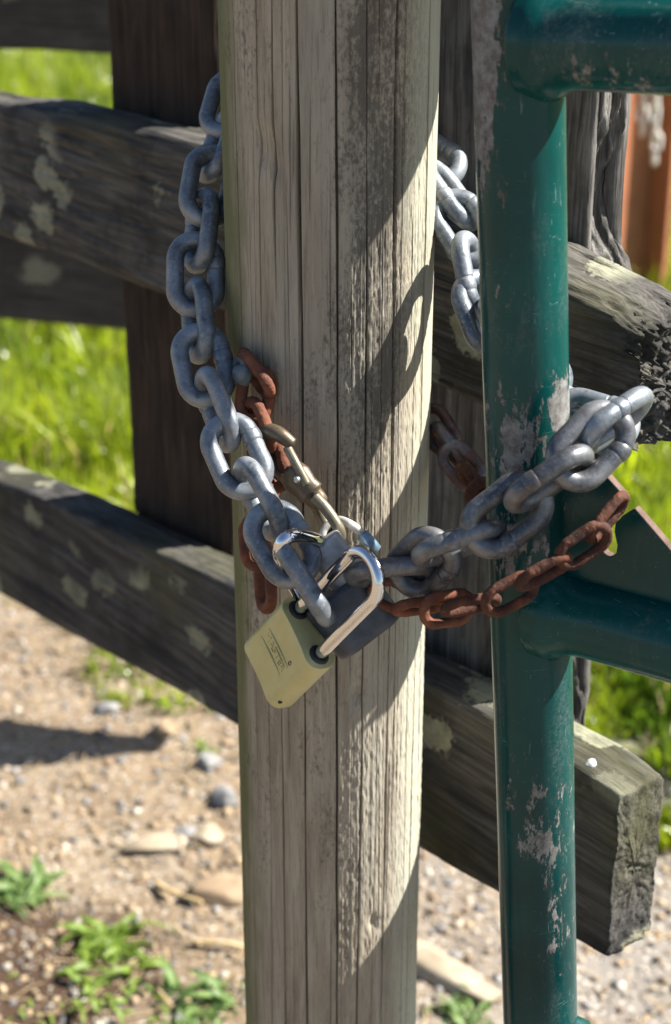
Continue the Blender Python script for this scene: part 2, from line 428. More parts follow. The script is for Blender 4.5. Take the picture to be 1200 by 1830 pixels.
    mould = n.math('ADD', n.math('MULTIPLY', bl, .55), n.math('MULTIPLY', sp, .45))
    mould = n.ramp(n.math('ADD', mould, n.math('MULTIPLY', up, .16)), [(.545, 0.0), (.63, 1.0)])
    col = n.mixc(n.math('MULTIPLY', mould, .68), col, (.045, .042, .038))
    # green algae on the shady flank
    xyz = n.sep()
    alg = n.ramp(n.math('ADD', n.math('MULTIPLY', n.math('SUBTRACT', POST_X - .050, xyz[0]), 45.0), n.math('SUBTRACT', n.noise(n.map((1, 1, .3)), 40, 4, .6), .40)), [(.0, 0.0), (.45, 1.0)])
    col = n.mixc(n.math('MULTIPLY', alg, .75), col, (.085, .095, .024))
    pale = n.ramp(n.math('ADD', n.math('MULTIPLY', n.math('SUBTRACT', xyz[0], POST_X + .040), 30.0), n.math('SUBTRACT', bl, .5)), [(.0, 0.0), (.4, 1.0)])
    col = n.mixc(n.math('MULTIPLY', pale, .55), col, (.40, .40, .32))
    rs = n.blob(tuple(PY(487, 680, .955)), (.010, .03, .018))
    col = n.mixc(n.math('MULTIPLY', n.ramp(n.math('ADD', rs, n.math('MULTIPLY', n.math('SUBTRACT', sp, .5), .9)), [(.3, 0.0), (.6, 1.0)]), .8), col, (.22, .075, .022))
    n.set(col=col, rough=.9, spec=.2); n.bump(f, .35, .0008); n.bump(sp, .3, .0008)
    o = obj('round_post', mesh_from('round_post', V, np.vstack([F, capF[:, :4]])), n.m)
    tag(o, 'thick round weathered timber post with long drying cracks in the middle', 'post')
build_post()

# ------------------------------------------------------------ weathered beams
def beam_mesh(name, x0, x1, top, bot, T, M=260, r=.008, amp=.0012, wave=.003, seed=1, fray0=0.0, fray1=0.0, side_fn=None, nz=46, nt=18):
    """x along the grain, y through the thickness (0 = face to the lens), z up; top/bot are functions of x"""
    b = np.concatenate([np.linspace(-1, 1, nz, endpoint=False), np.full(nt, 1.0), np.linspace(1, -1, nz, endpoint=False), np.full(nt, -1.0)])
    a = np.concatenate([np.full(nz, -1.0), np.linspace(-1, 1, nt, endpoint=False), np.full(nz, 1.0), np.linspace(1, -1, nt, endpoint=False)])
    xs = np.linspace(x0, x1, M); N = len(a); rings = []
    def ring(x, shrink, dx):
        zt, zb = top(x), bot(x); h = (zt - zb)/2; t = T/2
        q = np.stack([a*t, b*h], -1); lim = np.array([t - r, h - r]); cc = np.clip(q, -lim, lim); d = q - cc
        L = np.linalg.norm(d, axis=1); both = (np.abs(d) > 1e-9).all(1)
        q[both] = cc[both] + d[both]/L[both, None]*r
        nr_ = np.where(both[:, None], d/np.maximum(L, 1e-9)[:, None], np.where(np.abs(d) > 1e-9, np.sign(d), 0))
        q = q*shrink
        return np.stack([np.full(N, x + dx), q[:, 0] + t, q[:, 1] + (zt + zb)/2], -1), np.stack([np.zeros(N), nr_[:, 0], nr_[:, 1]], -1)
    P = []; Nn = []
    K = 16
    for k in range(K, 0, -1):
        p, m = ring(x0, 1 - k/(K + .3), 0); P.append(p); Nn.append(m*0)
    for x in xs:
        p, m = ring(x, 1, 0); P.append(p); Nn.append(m)
    for k in range(1, K + 1):
        p, m = ring(x1, 1 - k/(K + .3), 0); P.append(p); Nn.append(m*0)
    P = np.array(P); Nn = np.array(Nn)
    X, Y, Z = P[..., 0], P[..., 1], P[..., 2]
    d = wave*fbm(X*7, Y*14, Z*14, seed, 3) + amp*fbm(X*16, Y*190, Z*190, seed + 3, 3) - amp*1.6*sstep(.25, .5, fbm(X*9, Y*120, Z*120, seed + 9, 2))
    if side_fn is not None: d = d + side_fn(X, Y, Z, Nn)
    for x_e, fr, sgn in ((x0, fray0, -1), (x1, fray1, 1)):
        if fr:
            w = np.exp(-((X - x_e)/(fr*3))**2)
            P[..., 0] += w*fr*(1.2*fbm(Y*60, Z*60, 0, seed + 21, 2) + 1.3*fbm(Y*300, Z*500, X*30, seed + 22, 2))
            d = d - w*fr*.35*sstep(-.1, .6, fbm(X*30, Y*130, Z*130, seed + 23, 3))
    P = P + Nn*d[..., None]
    m = len(P); V = P.reshape(-1, 3)
    i = np.arange(m*N).reshape(m, N); j = np.roll(i, -1, 1)
    F = np.stack([i[:-1], i[1:], j[1:], j[:-1]], -1).reshape(-1, 4)
    return mesh_from(name, V, F)
def lin(p, q):
    return lambda x: p[1] + (q[1] - p[1])*(x - p[0])/(q[0] - p[0])
def poly(pts):
    xs = np.array([p[0] for p in pts]); zs = np.array([p[1] for p in pts])
    def f(x):
        if x < xs[0]: return zs[0] + (zs[1]-zs[0])*(x-xs[0])/(xs[1]-xs[0])
        if x > xs[-1]: return zs[-1] + (zs[-1]-zs[-2])*(x-xs[-1])/(xs[-1]-xs[-2])
        return float(np.interp(x, xs, zs))
    return f
M_TG = Matrix(((TG_E.x, TG_N.x, 0, TG_O.x), (TG_E.y, TG_N.y, 0, TG_O.y), (0, 0, 1, TG_O.z), (0, 0, 0, 1)))
M_up = Matrix(((0, TG_N.x, -TG_E.x, TG_O.x), (0, TG_N.y, -TG_E.y, TG_O.y), (1, 0, 0, TG_O.z), (0, 0, 0, 1)))   # local x up, y depth, z = minus along

RAIL_T = .044; OFF = RAIL_T + .013
w_rail = wood('grey_rail_wood', (.098, .092, .085), (.046, .043, .040), (.012, .012, .013), 'X', .85, .31, (.25, .25, .175), algae=.4, lichen_scale=17)
w_dark = wood('brown_stile_wood', (.058, .036, .024), (.034, .022, .015), (.007, .006, .006), 'X', .7)
w_split = wood('split_stile_wood', (.20, .19, .178), (.085, .077, .069), (.016, .015, .014), 'X', .7, grainbump=.7)
w_up = wood('upper_rail_wood', (.112, .104, .094), (.055, .051, .046), (.012, .012, .012), 'X', .9, .24, (.26, .26, .19), algae=.3, lichen_scale=15)
tgate = empty('timber_gate', (TG_O.x, TG_O.y, 0))
tag(tgate, 'old lichened timber gate of thick grey rails standing behind the round post', 'gate')
def build_timber_gate():
    # lower rail
    ft = [on_tg(*p) for p in ((0, 862), (100, 902), (280, 985), (420, 1050), (760, 1222), (1027, 1368), (1127, 1437))]
    fb = [on_tg(*p) for p in ((0, 1062), (425, 1302), (760, 1526), (890, 1600), (1095, 1722))]
    s_end = .5*(on_tg(1127, 1437)[0] + on_tg(1095, 1722)[0])
    me = beam_mesh('lower_rail', -1.15, s_end - .008, poly(ft), poly(fb), RAIL_T, 360, .006, .0013, .003, 3, 0, .0014)
    lo = obj('rail', me, w_rail, tgate, M_TG); lo['label'] = 'lower grey rail with pale lichen spots and a rough sawn end'
    # nail in the lower rail
    s, z = on_tg(1058, 1388, .012); V, F = tube([Vector((s, .012, poly(ft)(s) - .004)), Vector((s - .001, .0105, poly(ft)(s) + .0012))], .0036, 14)
    obj('nail', mesh_from('nail', V, F), mat_plain('nail_metal', (.75, .75, .72), .35, .6), lo, M_TG)
    # upper rail, its top edge worn to a curve
    ft = [on_tg(*p) for p in ((0, 185), (190, 222), (385, 268), (640, 352), (900, 452), (1015, 515), (1100, 560), (1170, 632))]
    fb = [on_tg(*p) for p in ((0, 422), (300, 525), (780, 692), (860, 724), (1160, 828))]
    s_end = on_tg(1122, 720)[0]
    me = beam_mesh('upper_rail', -1.15, s_end, poly(ft), poly(fb), RAIL_T + .012, 380, .010, .0022, .006, 13, 0, .0065, nz=80, nt=36)
    u = obj('rail', me, w_up, tgate, M_TG); u['label'] = 'upper grey rail with a rotten splintered end'
    # top rail, above the picture: its shadow falls on the round post
    zt = TOPRAIL_Z
    me = beam_mesh('top_rail', -1.15, TOPRAIL_S, lambda x: zt + .15, lambda x: zt, RAIL_T, 160, .008, .0012, .004, 23, 0, .008)
    obj('rail', me, w_rail, tgate, M_TG)
    # brown upright at the left, grey split upright at the right
    zb = on_tg(300, 1040)[1]
    s0, s1 = on_tg(190, 60, OFF)[0], on_tg(408, 900, OFF)[0]
    me = beam_mesh('upright', zb, .30, lambda x: -s0, lambda x: -s1, .075, 220, .006, .0012, .002, 33)
    a = obj('upright', me, w_dark, tgate, M_up @ Matrix.Translation((0, OFF, 0))); a['label'] = 'dark brown upright behind the rails at the left'
    s1 = on_tg(1066, 300, OFF)[0]; s0 = s1 - .185
    zb = on_tg(1030, 1420)[1] - .07
    zbul = on_tg(1060, 500, OFF)[1]
    def side(X, Y, Z, Nn):
        m = sstep(.3, .9, -Nn[..., 2])
        return m*(.008*fbm(X*13, Y*25, 0, 71, 3) + .006*fbm(X*60, Y*260, Z*60, 72, 3) + .014*np.exp(-((X - zbul + .004)/.022)**2) - .006 - .012*np.exp(-((X - zbul - .055)/.03)**2))
    me = beam_mesh('upright', zb, .30, lambda x: -s0, lambda x: -s1, .034, 420, .007, .0015, .003, 43, side_fn=side, nz=50, nt=40)
    b = obj('upright', me, w_split, tgate, M_up @ Matrix.Translation((0, OFF, 0))); b['label'] = 'split grey upright with a jagged sunlit edge'
TOPRAIL_Z, TOPRAIL_S = -.085, .33
build_timber_gate()

# boards of the fence behind, at the left
def build_board_fence():
    Y0 = 2.50; e = Vector((1, -.27, 0)).normalized(); nrm = Vector((.27, 1, 0)).normalized()
    O = PY(200, 98, Y0); M = Matrix(((e.x, nrm.x, 0, O.x), (e.y, nrm.y, 0, O.y), (0, 0, 1, 0), (0, 0, 0, 1)))
    f = empty('board_fence', (O.x - 1.7, O.y + .2, 0))
    tag(f, 'blurred grey board fence behind the timber gate at the left edge', 'fence')
    wb = wood('fence_board_wood', (.075, .07, .063), (.05, .046, .041), (.022, .02, .018), 'X', .5, .2, (.2, .2, .15))
    for py in (98, 592):
        z = PY(200, py, Y0).z
        obj('board', beam_mesh('board', -2.2, .66, lambda x, z=z: z + .32, lambda x, z=z: z, .04, 120, .005, .001, .003, 61 + py), wb, f, M)
    Mu = M @ Matrix(((0, 0, -1, 0), (0, 1, 0, 0), (1, 0, 0, 0), (0, 0, 0, 1)))
    obj('fence_post', beam_mesh('fence_post', -.3, 1.35, lambda x: 1.75, lambda x: 1.6, .12, 120, .01, .001, .003, 67), wb, f, Mu @ Matrix.Translation((0, .041, 0)))
build_board_fence()

# ------------------------------------------------------------ green pipe gate
paint = mat_paint()
rust_edge = mat_rust('rusty_edge', ((.10, .062, .050), (.16, .105, .085), (.055, .034, .028)))
ggate = empty('pipe_gate', (ST_BOT.x, ST_BOT.y, 0))
tag(ggate, 'glossy dark green steel pipe gate with scraped paint at the right', 'gate')
def build_pipe_gate():
    p0 = ST_BOT - ST_DIR*.50; p1 = ST_TOP + ST_DIR*.42
    n = 90
    V, F = tube([p0.lerp(p1, k/n) for k in range(n+1)], PIPE_R, 72)
    st = obj('upright', mesh_from('upright', V, F), paint, ggate); st['label'] = 'upright pipe of the gate with bare metal scrapes'
    for py, lab in ((72, 'top rail with chalky scuffs'), (1074, 'middle rail under the notched plate'), (1878, 'low rail at the foot of the picture')):
        a = stile_at(py); path = []; rad = []
        for k in range(60):
            d = PIPE_R*.5 + (.75*(k/59)**1.6)
            path.append(a + G_DIR*d)
            e = d - PIPE_R
            rad.append(PIPE_R*.985 + .0065*math.exp(-max(e, 0)/.0045) if e > -.004 else PIPE_R*.985 + .0065)
        V, F = tube(path, rad, 64)
        r_ = obj('rail', mesh_from('rail', V, F), paint, ggate); r_['label'] = lab
    for dz in GATE_EXTRA:
        a = stile_at(72) + ST_DIR*dz
        V, F = tube([a + G_DIR*(PIPE_R*.5 + .03*k) for k in range(25)], PIPE_R*.98, 40)
        obj('rail', mesh_from('rail', V, F), paint, ggate)
    # notched plate between upright and middle rail
    outline = [(985, 752), (1085, 852), (1118, 889), (1088, 928), (1066, 952), (1062, 962), (1070, 974), (1082, 990), (1092, 995), (1101, 989), (1103, 975), (1098, 950), (1100, 935), (1112, 922), (1135, 908), (1270, 1066), (1245, 1130), (960, 1060), (950, 900)]
    bm = bmesh.new(); th = .005
    fr = [bm.verts.new(on_gate(x, y, -th/2)) for x, y in outline]
    base = fr[0].co.copy()
    bk = [bm.verts.new(v.co + G_N*th) for v in fr]
    bm.faces.new(fr); bm.faces.new(list(reversed(bk)))
    side_faces = []
    for k in range(len(fr)):
        j = (k+1) % len(fr); f = bm.faces.new((fr[j], fr[k], bk[k], bk[j])); f.material_index = 1
    bmesh.ops.recalc_face_normals(bm, faces=bm.faces)
    me = bpy.data.meshes.new('notched_plate'); bm.to_mesh(me); bm.free(); me.materials.append(paint); me.materials.append(rust_edge)
    o = obj('notched_plate', me, None, ggate); o['label'] = 'triangular green plate with a slot and bare rusty edges'
    bev = o.modifiers.new('bevel', 'BEVEL'); bev.width = .0006; bev.segments = 2; bev.limit_method = 'ANGLE'
GATE_EXTRA = []
build_pipe_gate()

# ------------------------------------------------------------ chains
def link_mesh(name, L, W, d, weld=True, seed=0, rough=0.0, wx=.55, side=1):
    r = (W - d)/2; h = (L - W)/2; path = []; ns = 10; nc = 22
    for k in range(ns): path.append(Vector((-h + 2*h*k/ns, r, 0)))
    for k in range(nc): a = math.pi/2 - math.pi*k/nc; path.append(Vector((h + r*math.cos(a), r*math.sin(a), 0)))
    for k in range(ns): path.append(Vector((h - 2*h*k/ns, -r, 0)))
    for k in range(nc): a = -math.pi/2 - math.pi*k/nc; path.append(Vector((-h + r*math.cos(a), r*math.sin(a), 0)))
    # denser sampling
    path = catmull(path, 4, True)
    rad = []
    for p in path:
        q = d/2
        if weld and p.y*side > 0:
            x = p.x + h*wx
            q += d*.042*math.exp(-(x/(d*.26))**4) - d*.040*math.exp(-((x - d*.33)/(d*.045))**2) - d*.022*math.exp(-((x + d*.33)/(d*.045))**2)
        rad.append(q)
    V, F = tube(path, rad, 20, True)
    if rough:
        A = np.array([tuple(v) for v in V])
        A += (A - np.array([tuple(p) for p in path for _ in range(20)]))*(rough*fbm(A[:, 0]*300, A[:, 1]*300, A[:, 2]*300, seed, 3))[:, None]
        V = [Vector(v) for v in A]
    return mesh_from(name, V, F)
def link_matrix(px, py, d, dx, dy, dz, roll):
    """link centred at pixel (px,py), depth d; long axis (dx,dy) in image pixels (y down), dz towards the lens, same unit"""
    c = PD(px, py, d); x = camvec(dx, -dy, dz).normalized()
    to = (CAM - c).normalized(); n0 = (to - x*to.dot(x)).normalized(); y0 = n0.cross(x)
    y = y0*math.cos(R(roll)) + n0*math.sin(R(roll)); z = x.cross(y)
    return Matrix(((x.x, y.x, z.x, c.x), (x.y, y.y, z.y, c.y), (x.z, y.z, z.z, c.z), (0, 0, 0, 1)))
def build_chain(name, label, links, meshes, mats, base, labels=None):
    e = empty(name, base); tag(e, label, 'chain')
    for k, L in enumerate(links):
        mat = mats[L[7]] if len(L) > 7 else mats[0]
        key = (k % len(meshes), mat.name)
        me = meshes[key[0]] if not meshes[key[0]].materials or meshes[key[0]].materials[0] == mat else None
        if me is None:
            nm = meshes[key[0]].name + '_' + mat.name
            me = bpy.data.meshes.get(nm)
            if me is None: me = meshes[key[0]].copy(); me.name = nm; me.materials.clear()
        obj('link', me, mat, e, link_matrix(*L[:7]))
    return e
galv = mat_chain('galvanised', (.20, .22, .245), (.066, .082, .104), (.13, .11, .10), .0, metal=.45, rough=.42)
galv_worn = mat_chain('galvanised_worn', (.155, .16, .17), (.052, .057, .068), (.07, .05, .042), .25, metal=.55, rough=.38)
GL = [link_mesh('galvanised_link', .0535, .0355, .0109, True, 1, .02, .9, -1), link_mesh('galvanised_link_b', .0535, .0355, .0109, True, 2, .02, .8, 1), link_mesh('galvanised_link_c', .0535, .0355, .0109, True, 3, .02, -1.0, -1), link_mesh('galvanised_link_d', .0535, .0355, .0109, True, 4, .02, .3, 1)]
GALV = [  # px, py, depth, dx, dy, dz, roll, material
    # behind the post
    (462, 160, 1.09, 60, -20, -60, 80), (512, 160, 1.105, 80, 0, -10, 10), (570, 172, 1.11, 80, 30, 0, 80), (645, 205, 1.11, 80, 35, 0, 10), (712, 242, 1.10, 80, 40, 10, 80),
    (412, 186, 1.075, -16, 70, 30, 20), (393, 258, 1.058, -22, 70, 20, 70),
    (375, 333, 1.045, -12, 80, 15, -8), (360, 412, 1.043, -8, 80, 6, 68), (350, 491, 1.038, 0, 80, 8, 0), (354, 573, 1.028, 9, 80, 18, 68),
    (364, 653, 1.014, 18, 80, 20, 0), (389, 732, .999, 32, 80, 18, 70), (424, 815, .985, 36, 80, 14, -4), (466, 893, .973, 42, 78, 14, 70),
    (505, 972, .963, 44, 76, 14, -4), (546, 1045, .948, 62, 96, 6, 88),
    # from the padlock to the pipe
    (700, 1022, .945, 110, -10, 12, 78, 1), (757, 1007, .936, 48, -50, 70, 4, 1), (821, 971, .914, 100, -34, 10, 78, 1), (906, 921, .900, 84, -66, 14, 8, 1),
    (981, 856, .884, 84, -58, 14, 74, 1), (1056, 797, .884, 62, -62, -14, 8, 1), (1098, 752, .897, 62, -38, -40, 72), (1058, 752, .935, -90, -30, -40, 30),
    # behind the pipe and up to the back of the post
    (1000, 705, .965, -60, -40, -25, 80), (950, 655, .98, -60, -70, -10, 10), (905, 600, .985, -45, -80, 0, 80), (868, 560, .99, -30, -80, -8, 30), (844, 492, 1.0, -14, -80, -8, 70), (830, 408, 1.015, -36, -60, -20, 16), (806, 348, 1.03, -46, -70, -20, 72), (768, 288, 1.058, -60, -50, -50, 20), (745, 262, 1.08, -50, -30, -40, 80)]
build_chain('galvanised_chain', 'thick galvanised chain slung round the post, padlock and green pipe', GALV, GL, [galv, galv_worn], PD(505, 972, .975))
rust = mat_rust('rust_chain'); rust_shaded = mat_rust('rust_shade_tone', ((.055, .019, .011), (.125, .043, .017), (.020, .010, .008)))  # second rust is a darker copy: shade on the links put into the colour
SL = [link_mesh('rusty_link_long', .036, .0235, .0072, False, 5, .10)]
RL = [link_mesh('rusty_link', .0340, .0216, .0057, False, 3, .17)]
build_chain('rusty_chain', 'thin rusty chain hooked into the slot of the green plate', [
    (1086, 925, .893, 74, -84, -20, 74), (1043, 975, .888, 90, -62, 6, 44), (972, 1022, .892, 92, -50, 0, 70), (912, 1062, .906, 90, -46, -6, 40), (842, 1081, .920, 90, -14, -14, 72), (800, 1088, .932, 70, -8, -30, 22, 1),
    (752, 1083, .945, 80, -8, -20, 74, 1), (708, 1066, .958, 70, 30, -26, 30, 1)], RL, [rust_shaded, rust], PD(950, 1040, .9))
build_chain('rusty_chain', 'short rusty chain with blue-grey end link in the dark gap behind the pipe', [
    (784, 768, 1.085, 30, 50, 10, 20, 1), (803, 796, 1.07, 44, 60, 12, 76, 1), (826, 832, 1.06, 40, 46, 12, 14, 1), (852, 868, 1.045, 44, 52, 10, 76), (878, 900, 1.03, 40, 44, 10, 12)], SL,
    [rust_shaded, mat_chain('half_rusted', (.13, .145, .17), (.06, .066, .08), (.09, .03, .016), .9)], PD(825, 835, 1.045))
build_chain('rusty_chain', 'rusty chain hanging from an eye screw in the post, a snap hook clipped to it', [
    (458, 668, 1.002, 30, 40, 14, 74), (457, 706, 1.004, -10, 84, 0, 12), (465, 760, 1.002, 34, 80, 10, 66), (482, 830, 1.004, 22, 84, 0, 4), (478, 902, 1.02, -14, 80, -6, 72), (462, 970, 1.03, 6, 80, -4, 8), (475, 1045, 1.035, 4, 84, 0, 66)], SL,
    [rust], PD(457, 700, 1.005))
def build_eye():
    a = PY(400, 690, .985); b = PY(436, 660, .965); c = PY(452, 655, .945)
    V, F = tube(catmull([PY(520, 640, 1.0), PY(470, 650, .975), b, PY(430, 668, .935)], 8), .0050, 16)
    ring = [PD(433, 662, 1.006) + camvec(.45*math.cos(t), math.sin(t), .9*math.cos(t))*.0070 for t in np.linspace(0, 2*math.pi, 25)[:-1]]
    V2, F2 = tube(ring, .0036, 12, True)
    o = empty('eye_screw', b); tag(o, 'dull grey eye screw in the post beside the galvanised chain', 'hardware')
    m = mat_chain('eye_steel', (.10, .12, .135), (.04, .05, .06))
    obj('shank', mesh_from('shank', V, F), m, o); obj('eye', mesh_from('eye', V2, F2), m, o)
build_eye()

# ------------------------------------------------------------ brass-coloured padlock
def frame(o, x, y, z): return Matrix(((x.x, y.x, z.x, o.x), (x.y, y.y, z.y, o.y), (x.z, y.z, z.z, o.z), (0, 0, 0, 1)))
def stadium(W, T, n=20, waist=0.0, r=None):
    r = r or T/2; pts = []
    for cx, cy, a0 in ((W/2-r, T/2-r, 0), (-W/2+r, T/2-r, 90), (-W/2+r, -T/2+r, 180), (W/2-r, -T/2+r, 270)):
        for k in range(n+1):
            a = R(a0 + 90*k/n); pts.append((cx + r*math.cos(a), cy + r*math.sin(a)))
    out = []
    m = len(pts)
    for k in range(m):                                         # subdivide the long flats
        p, q = pts[k], pts[(k+1) % m]; out.append(p)
        L = math.hypot(q[0]-p[0], q[1]-p[1])
        if L > W*.1:
            for s in range(1, 16): t = s/16; out.append((p[0]+(q[0]-p[0])*t, p[1]+(q[1]-p[1])*t))
    if waist: out = [(x, y - math.copysign(waist*max(0, 1-(x/(W*.32))**2), y)) for x, y in out]
    return out
def prism(section, z0, z1, bev=.001, nb=4, nz=12):
    sec = np.array(section); rings = []
    def inset(d):
        ln = np.linalg.norm(sec, axis=1)[:, None]; return sec*(1 - d/ln)
    zz = []
    for k in range(nb+1): a = math.pi/2*k/nb; zz.append((z0 + bev*(1-math.sin(a)), bev*(1-math.cos(a))))
    zz = [(z0 + bev*(1-math.sin(math.pi/2*(1-k/nb))), bev*(1-math.cos(math.pi/2*(1-k/nb)))) for k in range(nb+1)]
    zz = [(z0 + bev*(1-math.cos(math.pi/2*k/nb)), bev*(1-math.sin(math.pi/2*k/nb))) for k in range(nb+1)]
    zz += [(z0 + bev + (z1-z0-2*bev)*k/nz, 0) for k in range(1, nz)]
    zz += [(z1 - bev*(1-math.cos(math.pi/2*k/nb)), bev*(1-math.sin(math.pi/2*k/nb))) for k in range(nb, -1, -1)]
    V = []; F = []; n = len(sec)
    for z, d in zz:
        for x, y in inset(d): V.append((x, y, z))
    for i in range(len(zz)-1):
        for k in range(n): F.append((i*n+k, i*n+(k+1) % n, (i+1)*n+(k+1) % n, (i+1)*n+k))
    F.append(tuple(range(n-1, -1, -1))); F.append(tuple((len(zz)-1)*n + k for k in range(n)))
    return V, F
def u_shackle(sep, leg, d, extra=.012, n=24):
    r = sep/2; P = [Vector((-r, 0, -extra + (leg+extra)*k/16)) for k in range(16)]
    P += [Vector((-r*math.cos(math.pi*k/n), 0, leg + r*math.sin(math.pi*k/n))) for k in range(n+1)]
    P += [Vector((r, 0, leg - (leg+extra)*k/16)) for k in range(1, 17)]
    return tube(P, d/2, 28)
chrome = mat_plain('chrome', (.62, .62, .64), .09, 1.0, .06, 40, .03)
black = mat_plain('black_rubber', (.016, .016, .018), .6, 0, .3, 80, .3)
def build_padlock():
    w = camvec(.407, -.843, .356).normalized(); b = camvec(.78, .118, -.615).normalized(); up = camvec(.478, .528, .702).normalized()
    b = (b - w*b.dot(w)).normalized(); up = w.cross(b); 
    if up.dot(camvec(.478, .528, .702)) < 0: up = -up
    f = -b
    c = PD(552, 1130, .965)                                   # centre of the top face
    Mx = frame(c, w, up.cross(w), up)                          # local x across, y = front/back, z up towards the shackle
    yback = up.cross(w)
    sgn = 1 if yback.dot(b) > 0 else -1                        # +1: local +y points to the back
    W, T, H = .0465, .0200, .049
    n = NT('brass_enamel'); a = n.noise(n.co, 70, 5, .6); s = n.noise(n.co, 1600, 3, .6); sp = n.noise(n.co, 330, 4, .7)
    col = n.ramp(a, [(.3, (.40, .365, .165)), (.7, (.47, .435, .225))])
    col = n.mixc(n.ramp(sp, [(.74, 0.0), (.78, .8)]), col, (.10, .075, .03))
    n.set(col=col, rough=n.ramp(a, [(.3, .30), (.7, .42)]), metal=.25, spec=.5); n.bump(s, .05, .0003)
    e = empty('padlock', c - up*H); tag(e, 'pale gold padlock with a long chrome shackle hanging before the post', 'padlock')
    V, F = prism(stadium(W, T, 18, .0007, T*.40), -H, 0, .0006)
    body = obj('body', mesh_from('padlock_body', V, F), n.m, e, Mx)
    sep = .0290; leg = .0605
    V, F = u_shackle(sep, leg, .0075); obj('shackle', mesh_from('padlock_shackle', V, F), chrome, e, Mx)
    for sx in (-1, 1):
        ring = [Vector((sx*sep/2 + .0048*math.cos(t), .0048*math.sin(t), -.0003)) for t in np.linspace(0, 2*math.pi, 33)[:-1]]
        V, F = tube(ring, .0014, 10, True); obj('seal', mesh_from('padlock_seal', V, F), black, body, Mx)
    yf = -sgn*T/2
    # raised lettering between two raised lines on the front
    cu = bpy.data.curves.new('lettering', 'FONT'); cu.body = 'MASTER'; cu.size = .0068; cu.extrude = .00030; cu.align_x = 'CENTER'; cu.align_y = 'CENTER'; cu.space_character = 1.0
    to = bpy.data.objects.new('lettering_curve', cu); COL.objects.link(to)
    me = bpy.data.meshes.new_from_object(to.evaluated_get(bpy.context.evaluated_depsgraph_get())); bpy.data.objects.remove(to)
    xdir = Vector((1, 0, 0)); nz = Vector((0, -sgn, 0)); ydir = nz.cross(xdir)
    Mt = frame(Vector((-.002, yf + sgn*.00034, -.0235)), xdir, ydir, nz)
    lo = obj('lettering', me, n.m, body, Mx @ Mt); lo['label'] = 'raised lettering reading MASTER'
    for zz in (-.0187, -.0283):
        V, F = tube([Vector((-.0150, yf + sgn*.00045, zz)), Vector((.0110, yf + sgn*.00045, zz))], .0006, 8)
        obj('raised_line', mesh_from('raised_line', V, F), n.m, body, Mx)
    ring = [Vector((.0100 + .0010*math.cos(t), yf + sgn*.0002, -.0150 + .0014*math.sin(t))) for t in np.linspace(0, 2*math.pi, 21)[:-1]]
    V, F = tube(ring, .00022, 6, True); obj('pin_mark', mesh_from('pin_mark', V, F), black, body, Mx)
    V, F = tube([Vector((W/2 - .0040, yf*.60, -H + .0070)), Vector((W/2 - .0012, yf*.70, -H + .0070))], .0013, 18)
    obj('drain_hole_stub', mesh_from('drain_hole_stub', V, F), black, body, Mx)  # solid black stub; its colour stands for the shade inside the hole
build_padlock()

# ------------------------------------------------------------ second, grey padlock
def build_grey_padlock():
    z = camvec(-.60, .80, .12).normalized()                   # towards its shackle
    x = camvec(.80, .60, -.05); x = (x - z*x.dot(z)).normalized(); y = z.cross(x)
    c = PD(573, 968, .972); Mx = frame(c, x, y, z)
    n = mat_plain('zinc_casting', (.36, .365, .365), .46, .35, .45, 70, .35)
    dk = mat_plain('black_bumper', (.045, .050, .060), .45, 0, .5, 120, .3)
    e = empty('padlock', c - z*.06); tag(e, 'dark grey cast padlock with a black bumper, half hidden behind the gold one', 'padlock')
    V, F = prism(stadium(.0235, .0215, 16, 0, .0098), -.040, 0, .0016); body = obj('body', mesh_from('grey_body', V, F), n, e, Mx)
    V, F = prism(stadium(.0445, .0300, 16, 0, .0110), -.061, -.026, .0035); obj('bumper', mesh_from('bumper', V, F), dk, e, Mx @ Matrix.Translation((-.0095, 0, 0)))
    P = [(582, 990, .970), (575, 972, .966), (556, 962, .956), (528, 957, .946), (508, 965, .942), (500, 985, .946), (506, 1012, .958), (528, 1050, .972), (545, 1078, .978)]
    V, F = tube(catmull([PD(*p) for p in P], 8), .0041, 20); obj('shackle', mesh_from('grey_shackle', V, F), chrome, e)
build_grey_padlock()

